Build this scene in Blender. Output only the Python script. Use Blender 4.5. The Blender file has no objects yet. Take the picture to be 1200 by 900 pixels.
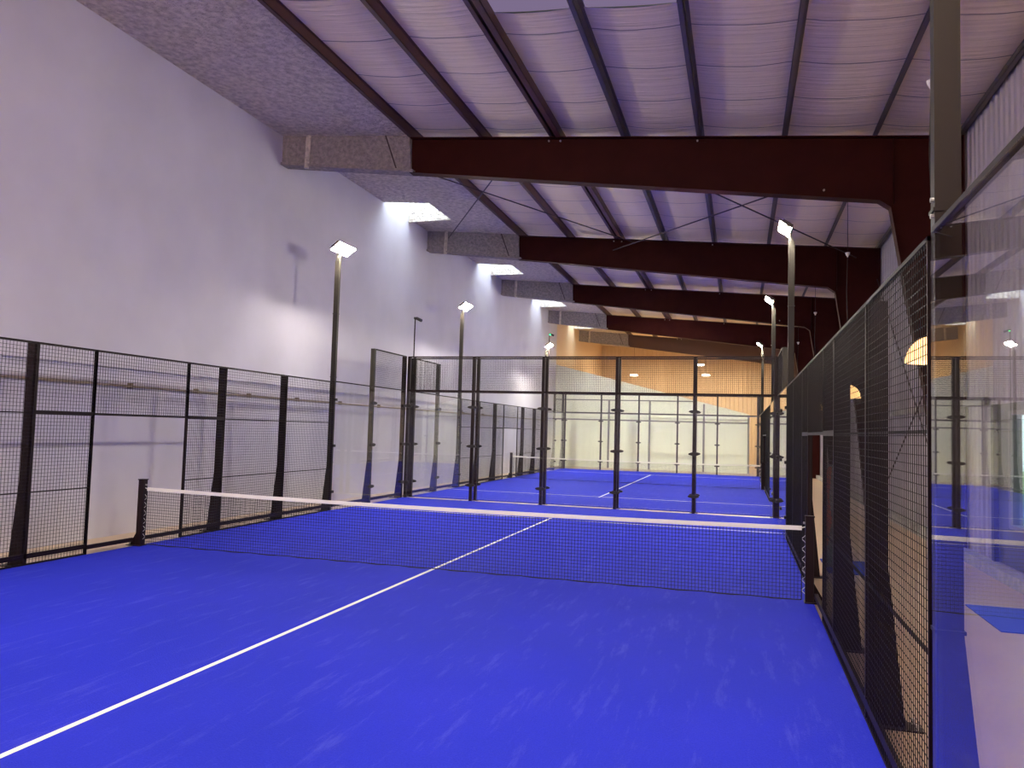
import bpy, bmesh, math, random
from mathutils import Vector, Matrix
random.seed(4)
C = bpy.context.scene.collection
ZF = -0.02                      # concrete floor; the turf surface is z = 0

# ------------------------------------------------------------------ materials
def nt(name):
    m = bpy.data.materials.new(name); m.use_nodes = True
    n = m.node_tree; n.nodes.clear()
    out = n.nodes.new('ShaderNodeOutputMaterial')
    return m, n, out
def pbr(name, col, rough=.6, metal=0.0, spec=.5, noise=None, bump=None, coat=0):
    m, n, out = nt(name)
    b = n.nodes.new('ShaderNodeBsdfPrincipled')
    b.inputs['Base Color'].default_value = (*col, 1)
    b.inputs['Roughness'].default_value = rough
    b.inputs['Metallic'].default_value = metal
    b.inputs['Specular IOR Level'].default_value = spec
    b.inputs['Coat Weight'].default_value = coat
    n.links.new(b.outputs[0], out.inputs[0])
    tc = n.nodes.new('ShaderNodeTexCoord')
    if noise:
        col2, scale, lo, hi = noise
        t = n.nodes.new('ShaderNodeTexNoise'); t.inputs['Scale'].default_value = scale; t.inputs['Detail'].default_value = 6
        r = n.nodes.new('ShaderNodeMapRange'); r.inputs[1].default_value = lo; r.inputs[2].default_value = hi
        x = n.nodes.new('ShaderNodeMix'); x.data_type = 'RGBA'
        x.inputs[6].default_value = (*col, 1); x.inputs[7].default_value = (*col2, 1)
        n.links.new(tc.outputs['Object'], t.inputs['Vector']); n.links.new(t.outputs[0], r.inputs[0])
        n.links.new(r.outputs[0], x.inputs[0]); n.links.new(x.outputs[2], b.inputs['Base Color'])
    if bump:
        scale, strength, dist = bump
        t = n.nodes.new('ShaderNodeTexNoise'); t.inputs['Scale'].default_value = scale; t.inputs['Detail'].default_value = 5
        bp = n.nodes.new('ShaderNodeBump'); bp.inputs['Strength'].default_value = strength; bp.inputs['Distance'].default_value = dist
        n.links.new(tc.outputs['Object'], t.inputs['Vector']); n.links.new(t.outputs[0], bp.inputs['Height'])
        n.links.new(bp.outputs[0], b.inputs['Normal'])
    return m
def emis(name, col, s):
    m, n, out = nt(name)
    e = n.nodes.new('ShaderNodeEmission'); e.inputs[0].default_value = (*col, 1); e.inputs[1].default_value = s
    n.links.new(e.outputs[0], out.inputs[0]); return m
def glass_mat(name, tint, f0=.045):
    # thin sheet: Schlick reflection over straight transmission
    m, n, out = nt(name); N = n.nodes.new; L = n.links.new
    g = N('ShaderNodeNewGeometry')
    d = N('ShaderNodeVectorMath'); d.operation = 'DOT_PRODUCT'; L(g.outputs['Incoming'], d.inputs[0]); L(g.outputs['Normal'], d.inputs[1])
    a = N('ShaderNodeMath'); a.operation = 'ABSOLUTE'; L(d.outputs['Value'], a.inputs[0])
    s = N('ShaderNodeMath'); s.operation = 'SUBTRACT'; s.inputs[0].default_value = 1; L(a.outputs[0], s.inputs[1])
    p = N('ShaderNodeMath'); p.operation = 'POWER'; L(s.outputs[0], p.inputs[0]); p.inputs[1].default_value = 5
    k = N('ShaderNodeMath'); k.operation = 'MULTIPLY_ADD'; L(p.outputs[0], k.inputs[0]); k.inputs[1].default_value = 1 - f0; k.inputs[2].default_value = f0
    t = N('ShaderNodeBsdfTransparent'); t.inputs[0].default_value = (*tint, 1)
    gl = N('ShaderNodeBsdfGlossy'); gl.inputs['Roughness'].default_value = 0.0; gl.inputs[0].default_value = (1, 1, 1, 1)
    mx = N('ShaderNodeMixShader'); L(k.outputs[0], mx.inputs[0]); L(t.outputs[0], mx.inputs[1]); L(gl.outputs[0], mx.inputs[2])
    L(mx.outputs[0], out.inputs[0]); return m
M = {}
M['black_steel'] = pbr('black_steel', (.012, .004, .005), .5, .0, .22)
M['pole_steel'] = pbr('pole_steel', (.026, .022, .017), .45, .1, .35)
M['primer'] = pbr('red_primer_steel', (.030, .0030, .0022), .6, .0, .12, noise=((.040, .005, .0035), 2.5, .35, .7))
M['warm_lit_steel'] = pbr('warm_lit_frame_steel', (.085, .04, .028), .6)  # warm light falling on the farthest frame is put into this colour
M['purlin'] = pbr('purlin_steel', (.085, .035, .03), .5, .0, .4)
M['purlin_grey'] = pbr('purlin_grey', (.15, .125, .115), .45, .3, .4)
M['wire'] = pbr('mesh_wire', (.010, .007, .008), .45, .0, .25)
M['foam'] = pbr('sprayed_foam', (.74, .66, .57), .95, 0, .1, noise=((.50, .44, .38), 9, .35, .65), bump=(11, 1.0, .13))
M['foam_tan'] = pbr('sprayed_foam_beam', (.40, .35, .34), .95, 0, .1, noise=((.27, .24, .24), 11, .35, .65), bump=(12, 1.0, .10))
M['white_wall'] = pbr('white_wall_film', (.62, .59, .66), .75, 0, .2, noise=((.56, .53, .60), .8, .3, .7))
M['tan_wall'] = pbr('tan_wall', (.72, .55, .36), .7, 0, .2)
M['ribbed_tan'] = pbr('ribbed_tan_wall', (.62, .47, .32), .6, 0, .3)
M['cladding'] = pbr('pale_cladding', (.42, .38, .42), .55, 0, .3, noise=((.36, .33, .36), 1.2, .3, .7))
M['partition'] = pbr('partition_white', (.90, .90, .74), .55, 0, .3)
M['grey_trim'] = pbr('grey_trim', (.22, .21, .2), .5)
M['plinth'] = pbr('rough_concrete_plinth', (.42, .40, .38), .9, noise=((.30, .29, .28), 8, .35, .65), bump=(25, .6, .01))
M['glass'] = glass_mat('court_glass', (.99, 1.0, .992), .032)
M['win_glass'] = glass_mat('window_glass', (.93, .98, .96))
M['white_line'] = pbr('white_line', (.80, .78, .70), .8)
M['white_band'] = pbr('white_net_band', (.84, .82, .76), .7, bump=(60, .3, .003))
M['netcord'] = pbr('net_cord', (.012, .011, .018), .8)
M['white_cord'] = pbr('white_cord', (.7, .68, .62), .8)
M['bolt'] = pbr('zinc_bolt', (.55, .53, .5), .3, .9)
M['rubber'] = pbr('black_clamp', (.012, .008, .008), .5)
M['blue_mat'] = pbr('blue_mat', (.02, .07, .55), .9, noise=((.015, .05, .42), 120, .3, .7))
M['dark_panel'] = pbr('dark_window_panel', (.07, .075, .07), .4)
M['grass'] = pbr('grass', (.10, .26, .06), .95, noise=((.05, .16, .04), 14, .3, .7))
M['leaf'] = pbr('leaf', (.07, .20, .07), .9, noise=((.16, .34, .18), 3, .35, .65))
M['bark'] = pbr('bark', (.07, .05, .035), .9)
M['lamp_body'] = pbr('lamp_body', (.10, .09, .08), .4, .4)
M['hall_led'] = emis('hall_lamp_diffuser', (1, .93, .8), 14)
M['led_far'] = emis('led_face_bright', (1.0, .95, .78), 1.0)
M['bulb_warm'] = emis('warm_bulb', (1.0, .72, .40), 130)
M['led'] = emis('led_face', (1.0, .93, .80), 1.0)
M['shade'] = None
M['sky_pane'] = emis('daylight_pane', (.72, .87, 1.0), 8.5)
M['roof_light'] = emis('roof_light_sheet', (.64, .48, .84), .18)
M['white_plastic'] = pbr('white_plastic', (.75, .73, .7), .5)
M['green_led'] = emis('green_indicator', (.05, 1, .25), 4)
M['pipe'] = pbr('brass_pipe', (.28, .22, .17), .35, .5)
M['rod'] = pbr('brace_rod', (.05, .025, .03), .5, .3)
M['orange'] = pbr('orange_print', (.62, .20, .10), .7)
M['teal'] = pbr('grey_teal_print', (.16, .24, .22), .7, noise=((.4, .42, .36), 5, .4, .6))

def turf_mat():
    m, n, out = nt('blue_turf'); N = n.nodes.new; L = n.links.new
    b = N('ShaderNodeBsdfPrincipled'); b.inputs['Roughness'].default_value = .8; b.inputs['Specular IOR Level'].default_value = .12
    tc = N('ShaderNodeTexCoord')
    a = N('ShaderNodeTexNoise'); a.inputs['Scale'].default_value = 90; a.inputs['Detail'].default_value = 3; L(tc.outputs['Object'], a.inputs['Vector'])
    c = N('ShaderNodeTexNoise'); c.inputs['Scale'].default_value = .55; c.inputs['Detail'].default_value = 5; L(tc.outputs['Object'], c.inputs['Vector'])
    m1 = N('ShaderNodeMix'); m1.data_type = 'RGBA'; m1.inputs[6].default_value = (.011, .019, .42, 1); m1.inputs[7].default_value = (.023, .035, .60, 1)
    L(a.outputs[0], m1.inputs[0])
    # sand dusting: thin pale drifts and scuffs
    mp = N('ShaderNodeMapping'); mp.inputs['Scale'].default_value = (2.2, .35, 1); mp.inputs['Rotation'].default_value = (0, 0, 1.0); L(tc.outputs['Object'], mp.inputs['Vector'])
    s = N('ShaderNodeTexNoise'); s.inputs['Scale'].default_value = 3.2; s.inputs['Detail'].default_value = 9; s.inputs['Roughness'].default_value = .75; L(mp.outputs[0], s.inputs['Vector'])
    r = N('ShaderNodeMapRange'); r.inputs[1].default_value = .54; r.inputs[2].default_value = .78; r.inputs[4].default_value = .30; L(s.outputs[0], r.inputs[0])
    m2 = N('ShaderNodeMix'); m2.data_type = 'RGBA'; L(r.outputs[0], m2.inputs[0]); L(m1.outputs[2], m2.inputs[6]); m2.inputs[7].default_value = (.20, .20, .75, 1)
    r2 = N('ShaderNodeMapRange'); r2.inputs[1].default_value = .35; r2.inputs[2].default_value = .68; L(c.outputs[0], r2.inputs[0])
    m3 = N('ShaderNodeMix'); m3.data_type = 'RGBA'; m3.blend_type = 'MULTIPLY'; m3.inputs[0].default_value = 1
    ramp = N('ShaderNodeMix'); ramp.data_type = 'RGBA'; ramp.inputs[6].default_value = (.86, .92, .92, 1); ramp.inputs[7].default_value = (1.08, 1.0, 1.04, 1); L(r2.outputs[0], ramp.inputs[0])
    L(m2.outputs[2], m3.inputs[6]); L(ramp.outputs[2], m3.inputs[7]); L(m3.outputs[2], b.inputs['Base Color'])
    bp = N('ShaderNodeBump'); bp.inputs['Strength'].default_value = .5; bp.inputs['Distance'].default_value = .01; L(a.outputs[0], bp.inputs['Height']); L(bp.outputs[0], b.inputs['Normal'])
    L(b.outputs[0], out.inputs[0]); return m
M['turf'] = turf_mat()

def floor_mat():
    m, n, out = nt('polished_concrete'); N = n.nodes.new; L = n.links.new
    b = N('ShaderNodeBsdfPrincipled'); b.inputs['Specular IOR Level'].default_value = .6
    tc = N('ShaderNodeTexCoord')
    a = N('ShaderNodeTexNoise'); a.inputs['Scale'].default_value = 1.4; a.inputs['Detail'].default_value = 8; L(tc.outputs['Object'], a.inputs['Vector'])
    x = N('ShaderNodeMix'); x.data_type = 'RGBA'; x.inputs[6].default_value = (.42, .29, .18, 1); x.inputs[7].default_value = (.62, .47, .34, 1); L(a.outputs[0], x.inputs[0])
    L(x.outputs[2], b.inputs['Base Color'])
    r = N('ShaderNodeMapRange'); r.inputs[3].default_value = .22; r.inputs[4].default_value = .42; L(a.outputs[0], r.inputs[0]); L(r.outputs[0], b.inputs['Roughness'])
    L(b.outputs[0], out.inputs[0]); return m
M['concrete'] = floor_mat()

def ceiling_mat():
    # pale insulation film: cross seams every 1.3 m, creases as bump
    m, n, out = nt('insulation_film'); N = n.nodes.new; L = n.links.new
    b = N('ShaderNodeBsdfPrincipled'); b.inputs['Roughness'].default_value = .45; b.inputs['Specular IOR Level'].default_value = .45
    tc = N('ShaderNodeTexCoord')
    nz = N('ShaderNodeTexNoise'); nz.inputs['Scale'].default_value = .8; L(tc.outputs['Object'], nz.inputs['Vector'])
    sp = N('ShaderNodeSeparateXYZ'); L(tc.outputs['Object'], sp.inputs[0])
    ad = N('ShaderNodeMath'); ad.operation = 'MULTIPLY_ADD'; L(nz.outputs[0], ad.inputs[0]); ad.inputs[1].default_value = .16; L(sp.outputs['Y'], ad.inputs[2])
    dv = N('ShaderNodeMath'); dv.operation = 'DIVIDE'; L(ad.outputs[0], dv.inputs[0]); dv.inputs[1].default_value = 1.3
    fr = N('ShaderNodeMath'); fr.operation = 'FRACT'; L(dv.outputs[0], fr.inputs[0])
    lt = N('ShaderNodeMath'); lt.operation = 'LESS_THAN'; L(fr.outputs[0], lt.inputs[0]); lt.inputs[1].default_value = .022
    mx = N('ShaderNodeMix'); mx.data_type = 'RGBA'; mx.inputs[6].default_value = (.86, .72, .50, 1); mx.inputs[7].default_value = (.30, .24, .17, 1); L(lt.outputs[0], mx.inputs[0])
    L(mx.outputs[2], b.inputs['Base Color'])
    mp = N('ShaderNodeMapping'); mp.inputs['Scale'].default_value = (.35, 7, 1); L(tc.outputs['Object'], mp.inputs['Vector'])
    cr = N('ShaderNodeTexNoise'); cr.inputs['Scale'].default_value = 1.6; cr.inputs['Detail'].default_value = 4; L(mp.outputs[0], cr.inputs['Vector'])
    bp = N('ShaderNodeBump'); bp.inputs['Strength'].default_value = .8; bp.inputs['Distance'].default_value = .05; L(cr.outputs[0], bp.inputs['Height']); L(bp.outputs[0], b.inputs['Normal'])
    L(b.outputs[0], out.inputs[0]); return m
M['film'] = ceiling_mat()

def shade_mat():
    m, n, out = nt('woven_shade'); N = n.nodes.new; L = n.links.new
    tr = N('ShaderNodeBsdfTranslucent'); tr.inputs[0].default_value = (.9, .70, .42, 1)
    df = N('ShaderNodeBsdfDiffuse'); df.inputs[0].default_value = (.75, .58, .36, 1)
    e = N('ShaderNodeEmission'); e.inputs[0].default_value = (1, .66, .30, 1); e.inputs[1].default_value = 1.1
    mx = N('ShaderNodeMixShader'); L(tr.outputs[0], mx.inputs[1]); L(df.outputs[0], mx.inputs[2])
    ad = N('ShaderNodeAddShader'); L(mx.outputs[0], ad.inputs[0]); L(e.outputs[0], ad.inputs[1])
    L(ad.outputs[0], out.inputs[0]); return m
M['shade'] = shade_mat()

# ------------------------------------------------------------------ mesh builder (world coordinates in, local to the thing out)
class MB:
    def __init__(s): s.v = []; s.f = []
    def quad(s, a, b, c, d):
        k = len(s.v); s.v += [tuple(a), tuple(b), tuple(c), tuple(d)]; s.f.append((k, k+1, k+2, k+3)); return s
    def hexa(s, p):          # 8 corners: bottom ring 0-3, top ring 4-7
        k = len(s.v); s.v += [tuple(q) for q in p]
        for f in ((0,3,2,1),(4,5,6,7),(0,1,5,4),(1,2,6,5),(2,3,7,6),(3,0,4,7)): s.f.append(tuple(k+i for i in f))
        return s
    def box(s, x0, x1, y0, y1, z0, z1):
        return s.hexa([(x0,y0,z0),(x1,y0,z0),(x1,y1,z0),(x0,y1,z0),(x0,y0,z1),(x1,y0,z1),(x1,y1,z1),(x0,y1,z1)])
    def cbox(s, x0, x1, y0, y1, z0, z1, c=.008):   # box with chamfered vertical edges
        ring = [(x0+c,y0),(x1-c,y0),(x1,y0+c),(x1,y1-c),(x1-c,y1),(x0+c,y1),(x0,y1-c),(x0,y0+c)]
        k = len(s.v)
        for z in (z0, z1): s.v += [(a, b, z) for a, b in ring]
        n = 8
        s.f.append(tuple(k+i for i in reversed(range(n)))); s.f.append(tuple(k+n+i for i in range(n)))
        for i in range(n): j = (i+1) % n; s.f.append((k+i, k+j, k+n+j, k+n+i))
        return s
    def prism(s, poly, axis, a, b):   # poly of 2-D points extruded along an axis from a to b
        def P(u, w, t):
            return (t, u, w) if axis == 'x' else (u, t, w) if axis == 'y' else (u, w, t)
        n = len(poly); k = len(s.v)
        s.v += [P(u, w, a) for u, w in poly] + [P(u, w, b) for u, w in poly]
        s.f.append(tuple(k+i for i in reversed(range(n)))); s.f.append(tuple(k+n+i for i in range(n)))
        for i in range(n): j = (i+1) % n; s.f.append((k+i, k+j, k+n+j, k+n+i))
        return s
    def tube(s, p, q, r, n=8, r2=None, cap=True):
        p = Vector(p); q = Vector(q); d = (q-p).normalized(); r2 = r if r2 is None else r2
        a = d.orthogonal().normalized(); b = d.cross(a); k = len(s.v)
        for c, rr in ((p, r), (q, r2)):
            for i in range(n):
                t = 2*math.pi*i/n + math.pi/n
                s.v.append(tuple(c + rr*(math.cos(t)*a + math.sin(t)*b)))
        for i in range(n): j = (i+1) % n; s.f.append((k+i, k+j, k+n+j, k+n+i))
        if cap: s.f.append(tuple(k+i for i in reversed(range(n)))); s.f.append(tuple(k+n+i for i in range(n)))
        return s
    def path(s, pts, r, n=6):
        for a, b in zip(pts, pts[1:]): s.tube(a, b, r, n)
        return s
    def lathe(s, prof, c, n=28, axis='z'):
        k = len(s.v)
        for r, h in prof:
            for i in range(n):
                t = 2*math.pi*i/n
                u, w = r*math.cos(t), r*math.sin(t)
                s.v.append((c[0]+u, c[1]+w, c[2]+h) if axis == 'z' else (c[0]+u, c[1]+h, c[2]+w) if axis == 'y' else (c[0]+h, c[1]+u, c[2]+w))
        for a in range(len(prof)-1):
            for i in range(n): j = (i+1) % n; s.f.append((k+a*n+i, k+a*n+j, k+(a+1)*n+j, k+(a+1)*n+i))
        return s
    def wire_x(s, x, y0, y1, z0, z1, pitch=.05, w=.0042):    # welded mesh in a plane x = const
        h = w/2; ny = max(1, round((y1-y0)/pitch)); nz = max(1, round((z1-z0)/pitch))
        for i in range(ny+1):
            y = y0 + (y1-y0)*i/ny; s.box(x-h, x+h, y-h, y+h, z0, z1)
        for i in range(nz+1):
            z = z0 + (z1-z0)*i/nz; s.tube((x+w, y0, z), (x+w, y1, z), h*1.3, 6, cap=False)
        return s
    def wire_y(s, y, x0, x1, z0, z1, pitch=.05, w=.0042):
        h = w/2; nx = max(1, round((x1-x0)/pitch)); nz = max(1, round((z1-z0)/pitch))
        for i in range(nx+1):
            x = x0 + (x1-x0)*i/nx; s.box(x-h, x+h, y-h, y+h, z0, z1)
        for i in range(nz+1):
            z = z0 + (z1-z0)*i/nz; s.tube((x0, y+w, z), (x1, y+w, z), h*1.3, 4, cap=False)
        return s
    def build(s, name, mat, parent=None, org=None, smooth=False, label=None):
        me = bpy.data.meshes.new(name)
        o = bpy.data.objects.new(name, me); C.objects.link(o)
        if org is None: org = parent['_org'] if parent else (0, 0, 0)
        me.from_pydata([(x-org[0], y-org[1], z-org[2]) for x, y, z in s.v], [], s.f)
        bm = bmesh.new(); bm.from_mesh(me); bmesh.ops.recalc_face_normals(bm, faces=bm.faces); bm.to_mesh(me); bm.free()
        if smooth:
            for p in me.polygons: p.use_smooth = True
        me.materials.append(M[mat])
        if parent: o.parent = parent; o['_org'] = list(org)
        else: o.location = org; o['_org'] = list(org)
        if label: o['label'] = label
        return o
def thing(name, label, cat, org, group=None):
    o = bpy.data.objects.new(name, None); C.objects.link(o); o.location = org; o['_org'] = list(org)
    o.empty_display_size = .2
    o['label'] = label; o['category'] = cat
    if group: o['group'] = group
    return o
def tag(o, label, cat, group=None):
    o['label'] = label; o['category'] = cat
    if group: o['group'] = group
    return o
def struct(name, mb, mat, org=(0, 0, 0)):
    o = mb.build(name, mat, None, org); o['kind'] = 'structure'; return o
def dup(root, loc, label, group=None):
    r = root.copy(); C.objects.link(r); r.location = loc; r['label'] = label; r['_org'] = list(loc)
    if group: r['group'] = group
    for ch in [c for c in root.children]:
        c = ch.copy(); C.objects.link(c); c.parent = r
        for g in ch.children:
            d = g.copy(); C.objects.link(d); d.parent = c
    return r

# ------------------------------------------------------------------ setting
XL, XR, Y0, Y1 = -6.2, 8.0, -13.0, 48.5
GT = lambda x: 8.16 - .08*x            # top of the rafters
CT = lambda x: 8.36 - .08*x            # insulation film
struct('floor', MB().box(XL-.3, XR+.3, Y0-.3, Y1+.3, ZF-.2, ZF), 'concrete')
struct('wall_left', MB().box(XL-.2, XL, Y0, 33.4, ZF, 10.4), 'white_wall')
struct('wall_left_rear', MB().box(XL-.2, XL, 33.4, Y1, ZF, 10.4), 'tan_wall')
def corrugated(mb, axis, at, a0, a1, z0, z1, pitch=.25, d=.03, th=.06, sgn=1):
    # trapezoid ribs facing -sgn direction
    prof = []; a = a0
    while a < a1 - 1e-6:
        for f, dd in ((0, 0), (.62, 0), (.70, d), (.92, d)):
            if a + f*pitch < a1: prof.append((a + f*pitch, dd))
        a += pitch
    prof.append((a1, 0))
    poly = [((at - sgn*dd, u) if axis == 'x' else (u, at - sgn*dd)) for u, dd in prof]
    poly += [(at + sgn*th, a1), (at + sgn*th, a0)] if axis == 'x' else [(a1, at + sgn*th), (a0, at + sgn*th)]
    k = len(mb.v); n = len(poly)
    for z in (z0, z1): mb.v += [(p[0], p[1], z) for p in poly]
    m_ = n - 2
    for i in range(n): j = (i+1) % n; mb.f.append((k+i, k+j, k+n+j, k+n+i))
    # caps as quads strips between front profile and back line
    mb.f.append(tuple(k+i for i in range(n))); mb.f.append(tuple(k+n+i for i in reversed(range(n))))
    return mb
WY0, WY1, WZ0, WZ1 = -1.4, 3.9, .17, 2.60      # opening with the dark framed window in the right wall
w = MB()
corrugated(w, 'x', XR, WY1, Y1, ZF, 8.2); corrugated(w, 'x', XR, Y0, WY0, ZF, 8.2)
corrugated(w, 'x', XR, WY0, WY1, WZ1, 8.2); corrugated(w, 'x', XR, WY0, WY1, ZF, WZ0)
struct('wall_right', w, 'cladding')
struct('wall_far', corrugated(MB(), 'y', Y1, XL, XR, ZF, 10.4, pitch=.3, d=.05), 'ribbed_tan')
struct('wall_near', MB().box(XL-.2, XR+.2, Y0-.15, Y0, ZF, 10.4), 'white_wall')
# ceiling: film strips sagging between purlins, split where the roof-light sheets sit
PX = [-2.9, -1.25, .31, 1.81, 3.31, 4.91, 6.51, 7.93]
def film(mb, xa, xb, ya, yb, n=6, sag=.06):
    for i in range(n):
        t0, t1 = i/n, (i+1)/n
        u0, u1 = xa+(xb-xa)*t0, xa+(xb-xa)*t1
        s0, s1 = sag*4*t0*(1-t0), sag*4*t1*(1-t1)
        mb.quad((u0, ya, CT(u0)-s0), (u1, ya, CT(u1)-s1), (u1, yb, CT(u1)-s1), (u0, yb, CT(u0)-s0))
cm = MB()
for i in range(len(PX)-1):
    ya = .6 if i in (2, 3) else Y0
    film(cm, PX[i], PX[i+1], ya, Y1)
    if i in (2, 3): film(cm, PX[i], PX[i+1], Y0, -3.6)
cm.box(-4.6, XR+.3, Y0-.3, -3.6, 9.25, 9.3)
struct('ceiling', cm, 'film')
# roof above everything (closes the hall)
rf = MB().hexa([(XL-.4, Y0-.4, 10.42), (XR+.4, Y0-.4, 10.42), (XR+.4, Y1+.4, 10.42), (XL-.4, Y1+.4, 10.42),
                (XL-.4, Y0-.4, 10.5), (XR+.4, Y0-.4, 10.5), (XR+.4, Y1+.4, 10.5), (XL-.4, Y1+.4, 10.5)])
struct('roof', rf, 'cladding')
# sprayed foam strip along the left eave with three square daylight shafts
SH = [(10.5, 12.35), (19.1, 20.9), (27.7, 29.4), (36.4, 38.1)]
SX = -4.70
FT = lambda x: GT(x) + .04
def foam_slab(ya, yb, xa, xb):
    fm = MB()
    fm.hexa([(xa, ya, FT(xa)), (xb, ya, FT(xb)), (xb, yb, FT(xb)), (xa, yb, FT(xa)),
             (xa, ya, FT(xa)+.42), (xb, ya, FT(xb)+.42), (xb, yb, FT(xb)+.42), (xa, yb, FT(xa)+.42)])
    struct('ceiling_foam', fm, 'foam', (0, 0, 0))
ys = Y0
for a, b in SH:
    foam_slab(ys, a, XL, SX); ys = b
foam_slab(ys, Y1, XL, SX)
foam_slab(Y0, Y1, SX, PX[0])
for i, (a, b) in enumerate(SH):
    t = thing('skylight', ['sprayed skylight shaft nearest the camera, spilling daylight on the white wall',
        'second skylight shaft along the left eave, small bright opening above white wall',
        'third skylight shaft along the left eave, thin bright sliver before the yellow wall',
        'skylight over the warm lit area behind the partition'][i], 'skylight', (XL, a, FT(XL)), 'daylight shafts along the left eave')
    MB().box(XL+.01, SX-.01, a+.01, b-.01, FT(XL)+1.15, FT(XL)+1.17).build('daylight_pane', 'sky_pane', t)
    z = FT(SX)
    cb = MB().box(XL+.01, SX-.01, a+.005, a+.035, z+.15, z+1.35).box(XL+.01, SX-.01, b-.06, b-.005, z+.0, z+1.35).box(SX-.05, SX-.005, a, b, z+.02, z+1.35)
    cb.build('shaft_lining', 'foam', t)
for i, (xa, xb) in enumerate(((PX[2], PX[3]), (PX[3], PX[4]))):
    o = MB(); film(o, xa+.04, xb-.10, -3.55, .62, 6, .02)
    o = o.build('roof_light_sheet', 'roof_light', None, (xa, .6, CT(xa)-.03))
    tag(o, ['lavender translucent roof sheet left of the middle purlin', 'lavender translucent roof sheet right of the middle purlin'][i], 'skylight', 'translucent roof sheets')
# plinth and trims
struct('trim_1', MB().box(7.78, XR-.03, Y0, Y1, ZF, .15), 'plinth')
struct('trim_2', MB().box(XL, XL+.04, Y0, 33.4, 2.86, 2.93), 'white_wall')
# purlins
for i, x in enumerate(PX):
    z = GT(x)
    m = MB()
    m.box(x-.006, x+.006, Y0, Y1, z, z+.20).box(x-.075, x+.006, Y0, Y1, z, z+.012).box(x-.075, x-.066, Y0, Y1, z, z+.03)
    m.box(x-.006, x+.075, Y0, Y1, z+.188, z+.20)
    if i == 2: m.box(x+.16, x+.17, Y0, Y1, z-.02, z+.20).box(x+.06, x+.17, Y0, Y1, z-.02, z-.005)
    places = ['at the edge of the sprayed foam', 'second from the foam', 'doubled, left of the roof sheets', 'between the two roof sheets',
              'right of the roof sheets', 'fourth from the right wall', 'nearest but one to the right wall', 'eave strut on top of the right wall']
    o = m.build('roof_purlin', 'purlin' if i < 3 else 'purlin_grey', None, (x, 5, z))
    tag(o, 'long dark steel roof purlin ' + places[i], 'purlin', 'roof purlins')

# ------------------------------------------------------------------ portal frames
def BZ(x): return 8.01 - .125*(x + 6.2)        # bottom of the rafter
def frame(y, mat, foam, label):
    t = thing('portal_frame', label, 'beam', (7.6, y, ZF), 'steel portal frames')
    xa = PX[0] - .05
    hx, hz = 6.55, BZ(6.55)
    poly = [(xa+.0, BZ(xa)), (hx, hz), (6.74, hz-.14), (6.83, 5.7), (7.0, 4.6), (7.3, 2.9), (7.52, .6), (7.56, ZF), (7.95, ZF), (7.95, GT(7.95)), (xa, GT(xa))]
    MB().prism(poly, 'y', y-.008, y+.008).build('web', mat, t)
    fl = MB()
    def strip(p, q, th, up):
        (x0, z0), (x1, z1) = p, q; d = Vector((x1-x0, 0, z1-z0)).normalized(); nrm = Vector((-d.z, 0, d.x))*th*up
        a = [(x0, y-.125, z0), (x1, y-.125, z1), (x1, y+.125, z1), (x0, y+.125, z0)]
        fl.hexa(a + [(p_[0]+nrm.x, p_[1], p_[2]+nrm.z) for p_ in a])
    low = poly[:8]
    for p, q in zip(low, low[1:]): strip(p, q, .018, 1)
    strip((xa, GT(xa)), (7.95, GT(7.95)), .018, -1); strip((7.95, ZF), (7.95, GT(7.95)), .018, 1)
    fl.build('flange', mat, t)
    for x in (6.8,): MB().box(x-.006, x+.006, y-.11, y+.11, 6.35, GT(x)-.03).build('stiffener', mat, t)
    for x in (.31, 3.31): MB().box(x-.12, x+.12, y-.02, y-.009, GT(x)-.09, GT(x)-.03).build('purlin_cleat', mat, t)
    for x, dz in ((.2, .06), (.45, .06), (3.25, .06), (5.6, 1.02)):
        MB().tube((x, y-.012, GT(x)-dz), (x, y-.045, GT(x)-dz), .02, 8).build('bolt', 'bolt', t)
    # sprayed end of the rafter on the left
    sp = MB(); xb = XL
    sp.hexa([(xb, y-.10, BZ(xb)+.05), (xa+.02, y-.10, BZ(xa)+.05), (xa+.02, y+.10, BZ(xa)+.05), (xb, y+.10, BZ(xb)+.05),
             (xb, y-.10, FT(xb)+.1), (xa-.02, y-.10, FT(xa)+.1), (xa-.02, y+.10, FT(xa)+.1), (xb, y+.10, FT(xb)+.1)])
    sp.hexa([(xb, y-.16, BZ(xb)-.01), (xa+.10, y-.16, BZ(xa)-.01), (xa+.10, y+.16, BZ(xa)-.01), (xb, y+.16, BZ(xb)-.01),
             (xb, y-.16, BZ(xb)+.05), (xa+.10, y-.16, BZ(xa)+.05), (xa+.10, y+.16, BZ(xa)+.05), (xb, y+.16, BZ(xb)+.05)])
    s_ = sp.build('sprayed_rafter_end', foam, t, label='rafter end coated in rough grey foam')
    MB().tube((-5.52, y-.13, BZ(-5.5)-.05), (-5.50, y-.13, FT(-5.5)), .055, 8).build('stiffener_rib', 'foam', s_)
    MB().tube((-3.25, y-.12, BZ(-3.25)+.04), (-3.55, y-.12, FT(-3.5)), .014, 6).build('rod', 'rod', t)
    return t
frame(5.3, 'primer', 'foam_tan', 'deep dark red steel portal frame nearest the camera, its rafter widest in view')
frame(14.0, 'primer', 'foam_tan', 'dark red portal frame second from the camera, behind the tall right lamp')
frame(22.5, 'primer', 'foam_tan', 'dark red portal frame third from the camera, halfway over the second court')
frame(31.3, 'primer', 'foam_tan', 'dark red portal frame fourth from the camera, just before the yellow wall')
frame(39.9, 'warm_lit_steel', 'foam_tan', 'portal frame farthest away with warm light in its brown colour, over the warm lit area')
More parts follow.
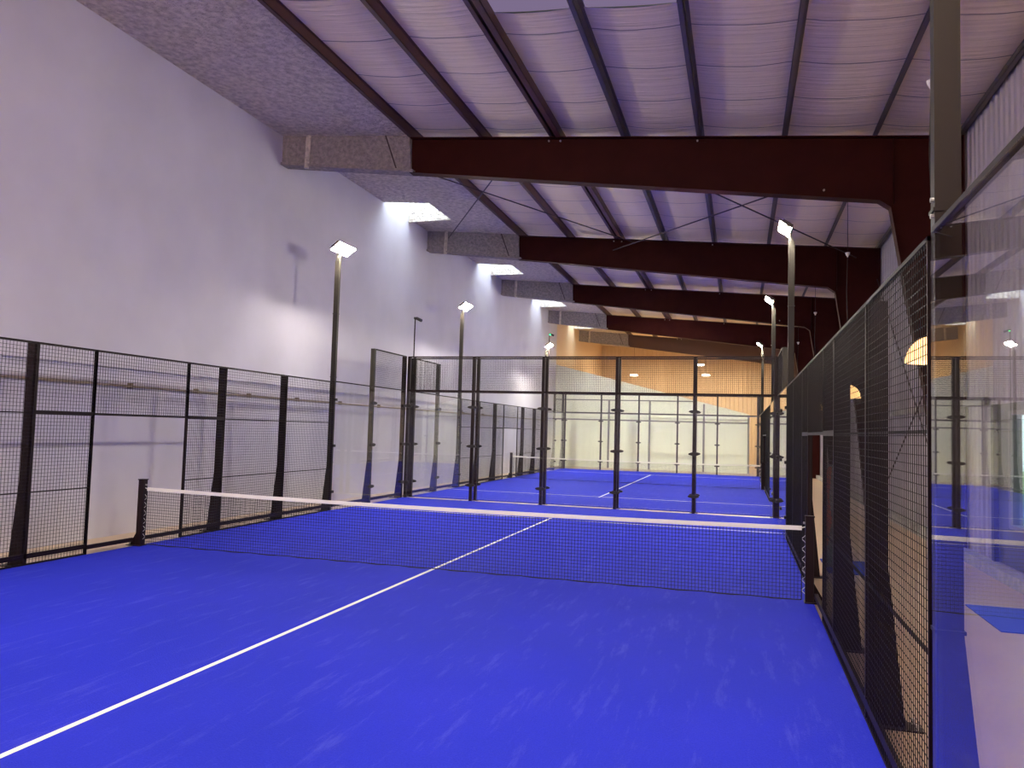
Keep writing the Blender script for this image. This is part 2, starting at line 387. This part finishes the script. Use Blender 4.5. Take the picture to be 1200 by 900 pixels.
# bracing rods below the roof and on the right wall
rz = lambda x: GT(x) - .12
for lab, p, q in (
    ('thin roof brace rod running from the foam down to the second rafter', (-4.6, 5.46, rz(-4.6)), (.9, 13.84, rz(.9))),
    ('thin roof brace rod crossing it towards the daylight shaft', (-.6, 5.46, rz(-.6)-.06), (-5.4, 13.84, rz(-5.4)-.06)),
    ('thin roof brace rod falling right past the tall right lamp', (2.2, 5.46, rz(2.2)-.3), (7.3, 13.84, rz(7.3)-.2)),
    ('thin roof brace rod crossing left below the middle purlin', (6.2, 5.46, rz(6.2)-.36), (.2, 13.84, rz(.2)-.26))):
    tag(MB().tube(p, q, .017, 6).build('brace_rod', 'rod', None, p), lab, 'rod', 'roof brace rods')
for lab, p, q in (
    ('dark wall brace rod falling away from the camera on the right cladding', (7.85, 5.55, 4.2), (7.85, 13.8, .15)),
    ('dark wall brace rod rising away from the camera on the right cladding', (7.85, 5.55, .35), (7.85, 13.8, 6.6))):
    tag(MB().tube(p, q, .014, 6).build('wall_brace_rod', 'rod', None, p), lab, 'rod', 'wall brace rods')
# girts on the right wall
struct('trim_3', MB().box(7.9, 7.97, Y0, WY0-.1, 2.6, 2.75).box(7.9, 7.97, WY1+.1, Y1, 2.62, 2.74), 'grey_trim')

# ------------------------------------------------------------------ partition behind the second court
p = thing('partition_wall', 'white panelled partition with sloping top behind the second court', 'partition', (-.8, 33.4, ZF))
PT = lambda x: 5.80 - (x + 6.2)*.2480
MB().prism([(XL, ZF), (4.6, ZF), (4.6, PT(4.6)), (XL, PT(XL))], 'y', 33.42, 33.56).build('panel', 'partition', p)
rr = MB().box(XL, 1.7, 33.37, 33.42, 3.80, 3.86).box(XL, 4.6, 33.36, 33.42, 2.66, 2.74)
rr.build('rail', 'grey_trim', p)
for x in (-3.05, -.75, 2.2, 4.55):
    MB().box(x-.05, x+.05, 33.36, 33.42, ZF, min(3.86, PT(x)-.02)).build('mullion', 'grey_trim', p)
rr = MB(); rr.prism([(XL, PT(XL)), (4.6, PT(4.6)), (4.6, PT(4.6)+.05), (XL, PT(XL)+.05)], 'y', 33.40, 33.58); rr.build('coping', 'partition', p)
tag(MB().box(XL, XR, 33.0, 33.05, 3.02, 3.07).build('horizontal_rail', 'grey_trim', None, (0, 33, 3.02)), 'thin grey rail spanning across in front of the white partition', 'rail')

# ------------------------------------------------------------------ window in the right wall, and outdoors
wn = MB()
def wbox(y0, y1, z0, z1, x0=XR-.02, x1=XR+.12): wn.box(x0, x1, y0, y1, z0, z1)
GY1, GZ0, GZ1 = 2.95, .80, 2.42
wbox(GY1, WY1, WZ0, WZ1); wbox(WY0, GY1, WZ0, GZ0); wbox(WY0, GY1, GZ1, WZ1); wbox(WY0, WY0+.1, GZ0, GZ1)
o = struct('window_1', wn, 'dark_panel')
g = MB().box(XR+.03, XR+.04, WY0+.1, GY1, GZ0, GZ1).build('window_pane', 'win_glass', o, (0, 0, 0))
f = MB().box(XR-.05, XR-.02, GY1-.04, GY1+.05, GZ0-.05, GZ1+.05).box(XR-.05, XR-.02, WY0, GY1, GZ0-.06, GZ0).box(XR-.05, XR-.02, WY0, GY1, GZ1, GZ1+.06)
f.build('window_frame', 'grey_trim', o, (0, 0, 0))
f = MB().box(XR-.09, XR-.02, 3.55, 3.68, WZ0, WZ1)
f.build('window_mullion', 'rubber', o, (0, 0, 0))
struct('ground', MB().box(XR+.4, 60, -30, 60, -.35, -.15), 'grass')
def bush(c, r, n, label, cat, trunk=None):
    t = thing('garden_tree' if trunk else 'garden_bush', label, cat, (c[0], c[1], -.15), 'greenery outside the window')
    m = MB()
    for i in range(n):
        a = random.uniform(0, 2*math.pi); b = math.acos(random.uniform(-1, 1)); q = r*random.uniform(.55, 1)
        x = c[0]+q*math.sin(b)*math.cos(a); y = c[1]+q*math.sin(b)*math.sin(a); z = c[2]+q*math.cos(b)*.8
        s = r*.16; d = Vector((random.gauss(0, 1), random.gauss(0, 1), random.gauss(0, 1))).normalized(); e = d.orthogonal().normalized()
        P0 = Vector((x, y, z)); m.quad(P0-d*s, P0+e*s*.6, P0+d*s, P0-e*s*.6)
    m.build('foliage', 'leaf', t)
    MB().tube((c[0], c[1], -.15), (c[0], c[1], c[2]), .12 if trunk else .05, 8, .05).build('trunk', 'bark', t)
bush((17, 12, 3.2), 2.8, 700, 'broad green tree seen through the window beside the mat', 'tree', True)
bush((14.5, 9.2, .7), 1.1, 350, 'low green bush outside the window below the tree', 'bush')

# ------------------------------------------------------------------ courts
def post_side(mb, x, s, y, h, w=.08, d=.13):
    # tube standing outside x with a flared foot; s = outward direction
    h2 = w/2
    a, b, f = x + s*.015, x + s*(.015+d), x + s*(.015+d+.11)
    pr = [(a, ZF), (f, ZF), (b, 1.10), (b, h), (a, h)]
    mb.prism([(u, z) for u, z in pr], 'y', y-h2, y+h2)
    return mb
def foot(t, x, s, y):
    pl = MB().box(min(x+s*.002, x+s*.36), max(x+s*.002, x+s*.36), y-.09, y+.09, ZF, ZF+.012)
    return pl
def bolts(x, s, y, po):
    for dy in (-.06, .06):
        MB().tube((x+s*.32, y+dy, ZF+.012), (x+s*.32, y+dy, ZF+.05), .014, 6).build('bolt', 'bolt', po)
def mesh_panel(t, x, s, ya, yb, z0, z1, mid=True, lower=True):
    r = MB(); u0, u1 = sorted((x, x+s*.03))
    r.box(u0, u1, ya, yb, z1-.024, z1)
    if lower: r.box(u0, u1, ya, yb, .085, .15).box(u0, u1, ya, yb, z0, z0+.02)
    else: r.box(u0, u1, ya, yb, z0, z0+.035)
    r.box(u0, u1, ya, ya+.02, z0, z1).box(u0, u1, yb-.02, yb, z0, z1)
    if mid:
        r.box(u0+.008, u1-.008, ya, yb, .96, .978).box(u0+.008, u1-.008, ya, yb, 2.03, 2.048)
    f = r.build('panel_frame', 'black_steel', t)
    MB().wire_x(x+s*.004, ya+.02, yb-.02, z0+.02, z1-.03).build('wire_mesh', 'wire', f)
def side_fence(s, yc, label):
    x = 5.0*s
    t = thing('mesh_fence', label, 'fence', (x, yc, ZF), 'side fences of the courts')
    for y in (-4, -2, 2, 4):
        po = post_side(MB(), x, s, yc+y, 3.0).build('post', 'black_steel', t)
        foot(t, x, s, yc+y).build('base_plate', 'black_steel', po)
        bolts(x, s, yc+y, po)
    for y in (-1, 1):
        MB().cbox(min(x, x+s*.04), max(x, x+s*.04), yc+y-.02, yc+y+.02, 0, 3.0, .004).build('gate_jamb', 'black_steel', t)
    for ya, yb in ((-5.955, -4), (-4, -2), (2, 4), (4, 5.955)):
        mesh_panel(t, x, s, yc+ya, yc+yb, 0, 3.0)
    for ya, yb in ((-2, -1), (1, 2)):
        mesh_panel(t, x, s, yc+ya, yc+yb, 0, 3.0)
        MB().box(min(x, x+s*.04), max(x, x+s*.04), yc+ya, yc+yb, 2.02, 2.075).build('cross_rail', 'black_steel', t)
    mesh_panel(t, x, s, yc-1, yc+1, 2.03, 3.0, mid=False, lower=False)
    for ya, yb in ((-1, -.09), (.09, 1)): MB().box(min(x, x+s*.04), max(x, x+s*.04), yc+ya, yc+yb, .07, .13).build('threshold_rail', 'black_steel', t)
    return t
CL = [.43, 1.5, 2.58]
def clamp(x, y, axis, zs, po):
    for z in zs:
        m = MB(); n = 20; rx, rz = .14, .042
        poly = [(rx*math.cos(2*math.pi*i/n), rz*math.sin(2*math.pi*i/n)) for i in range(n)]
        if axis == 'y': m.prism([(x+a, z+b) for a, b in poly], 'y', y-.018, y+.018)
        else: m.prism([(y+a, z+b) for a, b in poly], 'x', x-.018, x+.018)
        m.build('glass_clamp', 'rubber', po)
def corner_glass(s, yc, e, label, posts=True):
    # e = +1 far corner, -1 near corner
    x = 5.0*s
    t = thing('corner_glass_wall', label, 'glass wall', (x, yc+e*8, ZF), 'stepped glass corners of the courts')
    for y in (8, 9.95):
        po = post_side(MB(), x, s, yc+e*y, 4.0, w=.08, d=.11).build('post', 'pole_steel' if y == 8 else 'black_steel', t)
        foot(t, x, s, yc+e*y).build('base_plate', 'black_steel', po)
        clamp(x - s*.008, yc+e*y, 'x', CL, po)
    for a, b in ((6.05, 7.985), (8.0, 9.97)):
        ya, yb = sorted((yc+e*a, yc+e*b))
        MB().box(x-.006, x+.006, ya, yb, .01, 2.99).build('glass_pane', 'glass', t)
    ya, yb = sorted((yc+e*8.03, yc+e*9.9)); u0, u1 = sorted((x, x+s*.03))
    f = MB().box(u0, u1, ya, yb, 3.965, 4.0).box(u0, u1, ya, yb, 3.0, 3.03).build('panel_frame', 'black_steel', t)
    MB().wire_x(x+s*.004, ya, yb, 3.02, 3.97).build('wire_mesh', 'wire', f)
    ya, yb = sorted((yc+e*6.05, yc+e*8.0))
    MB().box(u0, u1, ya, yb, 2.992, 3.02).build('top_rail', 'black_steel', t)
    ya, yb = sorted((yc+e*6.06, yc+e*9.95)); u0, u1 = sorted((x+s*.05, x+s*.09))
    MB().box(u0, u1, ya, yb, .06, .13).build('base_rail', 'black_steel', t)
    return t
def end_wall(y, o, label):
    # o = outward direction (+1: posts on the +y side)
    t = thing('end_glass_wall', label, 'glass wall', (0, y, ZF), 'glass end walls of the courts')
    for i, x in enumerate((-5, -3, -1, 1, 3, 5)):
        a, b = sorted((y+o*.02, y+o*.12))
        xx = x - .035*(1 if x == 5 else -1 if x == -5 else 0)
        po = MB().cbox(xx-.04, xx+.04, a, b, ZF, 4.0).build('post', 'black_steel', t)
        clamp(xx, y, 'y', CL, po)
        pl = MB().box(xx-.10, xx+.10, min(a, b)-.02, max(a, b)+.05, ZF, ZF+.012); pl.build('base_plate', 'black_steel', po)
        if x < 5:
            MB().box(x+.008, x+1.992, y-.006, y+.006, .01, 2.99).build('glass_pane', 'glass', t)
            a, b = sorted((y, y+o*.03))
            f = MB().box(x+.03, x+1.97, a, b, 3.965, 4.0).box(x+.03, x+1.97, a, b, 3.0, 3.05).build('panel_frame', 'black_steel', t)
            MB().wire_y(y+o*.004, x+.03, x+1.97, 3.04, 3.97).build('wire_mesh', 'wire', f)
    return t
def light_pole(s, y, top, label, led='led'):
    x = 5.0*s
    t = thing('light_pole', label, 'lamp post', (x, y, ZF), 'court light poles')
    po = post_side(MB(), x, s, y, top-.32, d=.115).build('pole', 'pole_steel', t)
    a, b = x+s*.015, x+s*.13
    MB().prism([(a, top-.32), (b, top-.32), (a, top-.02)] if s > 0 else [(a, top-.32), (b, top-.32), (a, top-.02)], 'y', y-.04, y+.04).build('pole_head', 'pole_steel', t)
    for z in (1.1, 3.1, 4.6): MB().box(min(a, b)-.008, max(a, b)+.008, y-.048, y+.048, z, z+.018).build('collar', 'pole_steel', po)
    foot(t, x, s, y).build('base_plate', 'black_steel', po)
    if True:
        for z in ((3.08, 3.16) if y == -6 else CL):
            if y == -6: MB().tube((x, y-.02, z), (x+s*.02, y-.02, z), .012, 8).build('bolt', 'bolt', po)
            else: MB().box(min(x-s*.035, x+s*.02), max(x-s*.035, x+s*.02), y-.05, y+.05, z-.03, z+.03).build('glass_clamp', 'rubber', po)
    # lamp head tilted towards the court
    th = math.radians(36)
    ux = Vector((-s*math.cos(th), 0, math.sin(th)))     # outwards over the court, rising
    un = Vector((-s*math.sin(th), 0, -math.cos(th)))    # face normal (down, towards the court)
    o = Vector((x + s*.03, y, top-.06))
    def slab(m, u0, u1, v0, v1, n0, n1):
        P = [o + ux*u + Vector((0, 1, 0))*v + un*n for n in (n0, n1) for u, v in ((u0, v0), (u1, v0), (u1, v1), (u0, v1))]
        m.hexa(P)
    h = MB(); slab(h, -.02, .20, -.34, .34, -.07, -.01); slab(h, -.05, .25, -.41, .41, -.012, .0)
    slab(h, -.05, -.04, -.41, .41, 0, .05); slab(h, .24, .25, -.41, .41, 0, .02); slab(h, -.04, .24, -.41, -.40, 0, .02); slab(h, -.04, .24, .40, .41, 0, .02)
    hd = h.build('lamp_head', 'lamp_body', t)
    l = MB(); slab(l, -.03, .03, -.38, .38, .001, .010); l.build('led_strip', led, hd)
    l = MB(); slab(l, .09, .23, -.38, .38, .001, .010); l.build('led_strip', led, hd)
    br = MB(); br.tube(tuple(o - un*.0 + Vector((s*.02, -.1, -.02))), tuple(Vector((x+s*.07, y-.03, top-.25))), .014, 8).tube(tuple(o + Vector((s*.02, .1, -.02))), tuple(Vector((x+s*.07, y+.03, top-.25))), .014, 8)
    br.build('bracket', 'lamp_body', t)
    return t
def net(yc, label):
    t = thing('court_net', label, 'net', (0, yc, 0), 'court nets')
    zt = lambda x: .88 + .04*(x/5)**2 - .0
    X = 4.86; p = .042; w = .0028
    m = MB(); n = int(2*X/p)
    rnd = random.Random(7)
    rows = 19
    for i in range(n+1):
        x = -X + 2*X*i/n; m.tube((x, yc, .03), (x, yc, zt(x)-.03), w/2*1.75, 4, cap=False)
    for k in range(rows+1):
        f = k/rows
        pts = [(-X + 2*X*i/40, yc, .03 + (zt(-X + 2*X*i/40)-.06)*f) for i in range(41)]
        for a, b in zip(pts, pts[1:]): m.tube(a, b, w/2*1.75, 4, cap=False)
    m.build('netting', 'netcord', t)
    b = MB(); N = 40
    for i in range(N):
        xa, xb = -X + 2*X*i/N, -X + 2*X*(i+1)/N
        za, zb = zt(xa), zt(xb)
        b.hexa([(xa, yc-.008, za-.052), (xb, yc-.008, zb-.052), (xb, yc+.008, zb-.052), (xa, yc+.008, za-.052),
                (xa, yc-.005, za+.0), (xb, yc-.005, zb), (xb, yc+.005, zb), (xa, yc+.005, za)])
        b.hexa([(xa, yc-.011, za-.030), (xb, yc-.011, zb-.030), (xb, yc+.011, zb-.030), (xa, yc+.011, za-.030),
                (xa, yc-.011, za-.026), (xb, yc-.011, zb-.026), (xb, yc+.011, zb-.026), (xa, yc+.011, za-.026)])
    b.build('headband', 'white_band', t)
    pts = [(-X + 2*X*i/60, yc, .025 + .006*math.sin(i*1.7)) for i in range(61)]
    MB().path(pts, .006, 6).build('bottom_cord', 'netcord', t)
    for s in (-1, 1):
        MB().path([(s*(X+.0), yc, .03), (s*X, yc, .85)], .006, 6).build('side_cord', 'netcord', t)
        pts = []
        for k in range(13): pts.append((s*(X + (.0 if k % 2 else .06)), yc, .08 + .062*k))
        MB().path(pts, .0035, 6).build('lacing', 'white_cord', t)
        MB().path([(s*X, yc, .895), (s*(X+.11), yc, .93)], .006, 6).build('tension_cord', 'white_cord', t)
    return t
def net_post(s, yc, label):
    x = s*4.95
    t = thing('net_post', label, 'post', (x, yc, 0), 'net posts')
    po = MB().cbox(x-.05, x+.05, yc-.05, yc+.05, 0, 1.03, .008).build('upright', 'black_steel', t)
    MB().box(x-.055, x+.055, yc-.055, yc+.055, 1.03, 1.045).build('cap', 'black_steel', t)
    MB().prism([(x+s*.05, 0), (x+s*.17, 0), (x+s*.17, .03), (x+s*.05, .24)], 'y', yc-.012, yc+.012).build('gusset', 'black_steel', t)
    MB().box(min(x-s*.06, x+s*.2), max(x-s*.06, x+s*.2), yc-.08, yc+.08, 0, .012).build('base_plate', 'black_steel', t)
    MB().tube((x-s*.052, yc, .955), (x-s*.075, yc, .955), .014, 8).tube((x+s*.15, yc-.05, .012), (x+s*.15, yc-.05, .05), .013, 6).build('bolt', 'bolt', t)
    return t
def turf(yc, label):
    t = thing('court_turf', label, 'court', (0, yc, ZF), 'blue playing surfaces')
    MB().box(-5, 5, yc-10, yc+10, ZF+.001, 0).build('turf_carpet', 'turf', t)
    MB().box(-.025, .025, yc-7.15, yc+7.15, 0, .0018).build('centre_line', 'white_line', t)
    for s in (-1, 1):
        MB().box(-4.98, 4.98, yc+s*6.95-.025, yc+s*6.95+.025, 0, .0024).build('service_line', 'white_line', t)
    return t
Y2 = 20.52
turf(0, 'nearer blue artificial turf court with white centre line')
turf(Y2, 'farther blue turf court beyond the glass end wall')
side_fence(-1, 0, 'black mesh fence with open gateway on the left of the nearer court')
side_fence(1, 0, 'black mesh fence on the right of the nearer court, seen almost edge on')
side_fence(-1, Y2, 'mesh fence on the left of the farther court, seen through glass')
side_fence(1, Y2, 'mesh fence on the right of the farther court, seen edge on through glass')
corner_glass(-1, 0, 1, 'stepped glass corner on the left at the far end of the nearer court')
corner_glass(1, 0, 1, 'stepped glass corner on the right at the far end of the nearer court')
corner_glass(1, 0, -1, 'large glass side panel at the right edge, reflecting the court')
corner_glass(-1, Y2, -1, 'stepped glass corner at the near left of the farther court')
corner_glass(1, Y2, -1, 'stepped glass corner at the near right of the farther court')
corner_glass(-1, Y2, 1, 'stepped glass corner at the far left of the farther court')
corner_glass(1, Y2, 1, 'stepped glass corner at the far right of the farther court')
end_wall(10.0, 1, 'glass end wall with mesh top closing the nearer court')
end_wall(Y2-10.0, -1, 'glass end wall of the farther court, directly behind the first one')
end_wall(Y2+10.0, 1, 'farthest glass end wall, in front of the white partition')
net(0, 'black net with white band across the nearer court')
net(Y2, 'small distant net with white band across the farther court')
net_post(-1, 0, 'dark square net post at the left end of the nearer net')
net_post(1, 0, 'dark square net post at the right end of the nearer net')
net_post(-1, Y2, 'dark net post at the left end of the distant net')
net_post(1, Y2, 'dark net post at the right end of the distant net')
light_pole(-1, 6, 6.17, 'tall light pole with lit lamp on the left of the nearer court')
light_pole(1, 6, 6.17, 'biggest lit lamp pole on the right, standing behind the nearer mesh fence')
light_pole(1, -6, 6.17, 'thick looking nearest pole rising past the top edge at right')
light_pole(-1, -6, 6.17, 'light pole on the left of the nearer court, closest to the camera')
light_pole(-1, Y2-6, 6.17, 'light pole on the left between the courts, second from camera')
light_pole(-1, Y2+6, 6.17, 'farthest light pole on the left, lamp head below the small camera', 'led_far')
light_pole(1, Y2-6, 6.17, 'second lit light pole on the right, beyond the tallest one')
light_pole(1, Y2+6, 6.17, 'farthest lit light pole on the right, small and bright', 'led_far')
# ------------------------------------------------------------------ small things
tp = thing('wall_pipe', 'thin brownish pipe with clips along the left white wall', 'pipe', (XL+.08, 8, 2.56))
MB().tube((XL+.07, Y0, 2.56), (XL+.07, 33.3, 2.56), .022, 8).build('pipe', 'pipe', tp)
for y in (.9, 2.6, 4.3, 6.2, 8.3, 10.6, 13.0, 15.4, 17.8, 20.2):
    MB().box(XL, XL+.10, y-.018, y+.018, 2.53, 2.62).build('pipe_clip', 'pipe', tp)
def cam_pole(x, y, z, led, label):
    t = thing('security_camera', label, 'camera', (x, y, 4.0), 'small cameras on thin poles')
    MB().tube((x, y, 3.0 if led else 3.5), (x, y, z), .017, 8).build('pole', 'black_steel', t)
    MB().tube((x-.02, y, z+.02), (x+.06, y-.02, z+.0), .035, 10).build('mount', 'rubber', t)
    b = MB().tube((x+.05, y-.02, z+.01), (x+.23, y-.07, z-.07), .045, 12).build('body', 'rubber', t)
    if led: MB().lathe([(0, 0), (.03, .0), (.03, .02), (0, .02)], (x+.05, y-.08, z-.03), 10, 'y').build('indicator', 'green_led', b)
cam_pole(-4.93, 10.26, 5.12, False, 'small black security camera on a thin pole above the left glass corner')
cam_pole(-5.02, Y2+6.3, 6.78, True, 'distant security camera with green light above the far left lamp')
for i, (x, y, zc) in enumerate(((6.15, -.7, 6.0), (6.34, 7.9, 6.3), (6.43, 16.5, 6.5), (6.48, 25.0, 6.6))):
    lab = ['largest glowing dome pendant lamp, partly behind the nearest pole', 'glowing dome pendant lamp seen through the right mesh, second from the camera',
           'glowing dome pendant lamp seen through the right mesh, above the gateway', 'small dome pendant lamp farthest along the right aisle'][i]
    if i == 0:
        t = thing('pendant_lamp', lab, 'lamp', (x, y, 2.88), 'pendant lamps in the right aisle'); p0 = t
        R_ = .27
        prof = [(R_*math.cos(a), R_*1.08*math.sin(a)) for a in [math.pi/2*k/12 for k in range(12)]] + [(.02, R_*1.08)]
        prof2 = [(r-.008, h) for r, h in reversed(prof) if r > .02]
        MB().lathe(prof + prof2, (x, y, 2.86), 32).build('lamp_shade', 'shade', t, smooth=True)
        MB().lathe([(0, -.06), (.04, -.04), (.055, 0), (.04, .04), (.02, .06), (.02, .12)], (x, y, 3.0), 16).build('bulb', 'bulb_warm', t, smooth=True)
        MB().path([(x, y, 3.14), (x+.02, y, 4.0), (x-.02, y, 5.2), (x, y, 6.0)], .008, 6).tube((x, y, 6.0), (x, y, GT(x)+.1), .006, 6).build('cord', 'rubber', t)
        MB().lathe([(.0, -.07), (.045, .02), (.05, .05), (0, .05)], (x, y, 6.0), 14).build('cord_grip', 'white_plastic', t)
    else:
        dup(p0, (x, y, 2.88 + .02*i), lab)
for i, (x, y, z) in enumerate(((-3.35, 46, 6.25), (1.36, 46, 7.02), (1.73, 46, 6.29))):
    t = thing('hanging_light', ['small bright hanging light left of the other two before the tan wall', 'upper of two small hanging lights before the tan wall',
        'lower of two small hanging lights before the tan wall'][i], 'lamp', (x, y, z), 'hanging lights before the tan wall')
    MB().lathe([(0, .06), (.18, .05), (.28, 0), (.28, -.02)], (x, y, z), 20).build('lamp_housing', 'white_plastic', t)
    MB().lathe([(.27, -.02), (.27, -.06), (.2, -.09), (0, -.09)], (x, y, z), 20).build('diffuser', 'hall_led', t)
    MB().tube((x, y, z+.05), (x, y, GT(x)), .008, 6).build('cord', 'rubber', t)
# mats in the right aisle
for i, (x0, x1, y0, y1) in enumerate(((6.82, 7.75, -.6, .78), (5.42, 6.1, 2.45, 3.8))):
    m = MB().box(x0, x1, y0, y1, ZF, ZF+.012)
    o = m.build('floor_mat', 'blue_mat', None, ((x0+x1)/2, (y0+y1)/2, ZF))
    tag(o, ['bright blue mat on the concrete floor by the window', 'small blue mat on the floor behind the right mesh fence'][i], 'mat', 'blue mats')
t = thing('aisle_banner', 'narrow orange and grey printed banner behind the right mesh', 'banner', (5.62, 3.0, ZF))
MB().box(5.42, 5.57, 3.02, 3.035, .05, 1.58).build('banner_sheet', 'teal', t)
MB().prism([(5.42, 1.45), (5.47, 1.55), (5.52, 1.55), (5.48, 1.1), (5.52, .7), (5.46, .3), (5.42, .5), (5.46, 1.0)], 'y', 3.012, 3.02).build('orange_motif', 'orange', t)
MB().box(5.40, 5.60, 2.96, 3.09, ZF+.012, .05).build('banner_foot', 'grey_trim', t)

# ------------------------------------------------------------------ lights
L_STR = 470
M['led_far'].node_tree.nodes['Emission'].inputs[1].default_value = 1000
M['led'].node_tree.nodes['Emission'].inputs[1].default_value = L_STR
def area(name, loc, rot, size, size_y, col, power):
    l = bpy.data.lights.new(name, 'AREA'); l.shape = 'RECTANGLE'; l.size = size; l.size_y = size_y; l.color = col; l.energy = power
    o = bpy.data.objects.new(name, l); C.objects.link(o); o.location = loc; o.rotation_euler = rot; return o
area('added_front_fill', (0, -12.9, 6.7), (math.radians(-98), 0, 0), 12, 2.4, (1, .75, .58), 780)  # unseen warm fill added to lift the ceiling, no known source
# made-up bars added around the fill light, unseen behind the camera
wf = MB()
for z in (5.45, 7.9): wf.box(-6.1, 6.1, -12.98, -12.86, z, z+.06)
for x in (-6.1, -3.05, 0, 3.05, 6.04): wf.box(x, x+.06, -12.98, -12.86, 5.45, 7.96)
struct('added_light_frame', wf, 'grey_trim')
# unseen warm lights added to brighten the area beyond the partition
area('added_warm_light', (-2, 44, 7.6), (0, 0, 0), 1.2, .3, (1, .82, .56), 330)
area('added_warm_light', (4, 44, 7.3), (0, 0, 0), 1.2, .3, (1, .82, .56), 330)
area('added_warm_light', (1, 36.5, 7.3), (0, 0, 0), 1.2, .3, (1, .82, .56), 200)
w = bpy.data.worlds.new('sky'); bpy.context.scene.world = w; w.use_nodes = True
bg = w.node_tree.nodes['Background']; bg.inputs[0].default_value = (.75, .88, 1, 1); bg.inputs[1].default_value = 1.3
sun = bpy.data.lights.new('sun', 'SUN'); sun.energy = 2.5; sun.angle = .02; so = bpy.data.objects.new('sun', sun); C.objects.link(so); so.rotation_euler = (math.radians(25), math.radians(-30), 0)

# ------------------------------------------------------------------ camera
cam = bpy.data.cameras.new('camera'); co = bpy.data.objects.new('camera', cam); C.objects.link(co)
cam.sensor_width = 36; cam.sensor_fit = 'HORIZONTAL'; cam.lens = 27.012; cam.clip_start = .02; cam.clip_end = 300
r = Vector((0.95834448, 0.28421825, 0.02821055)); u = Vector((-0.0101144, -0.0649377, 0.99783806)); f = Vector((-0.28543572, 0.95655793, 0.05935799))
mt = Matrix(((r.x, u.x, -f.x, 4.1280), (r.y, u.y, -f.y, -10.1073), (r.z, u.z, -f.z, 1.9911), (0, 0, 0, 1)))
co.matrix_world = mt
sc = bpy.context.scene; sc.camera = co
sc.view_settings.view_transform = 'Standard'; sc.view_settings.look = 'None'; sc.view_settings.gamma = 1; sc.view_settings.use_curve_mapping = False
sc.view_settings.exposure = 0.80
sc.cycles.transparent_max_bounces = 32; sc.cycles.max_bounces = 10; sc.cycles.diffuse_bounces = 5; sc.cycles.glossy_bounces = 5
sc.cycles.sample_clamp_indirect = 6
for o in bpy.data.objects:
    if '_org' in o: del o['_org']
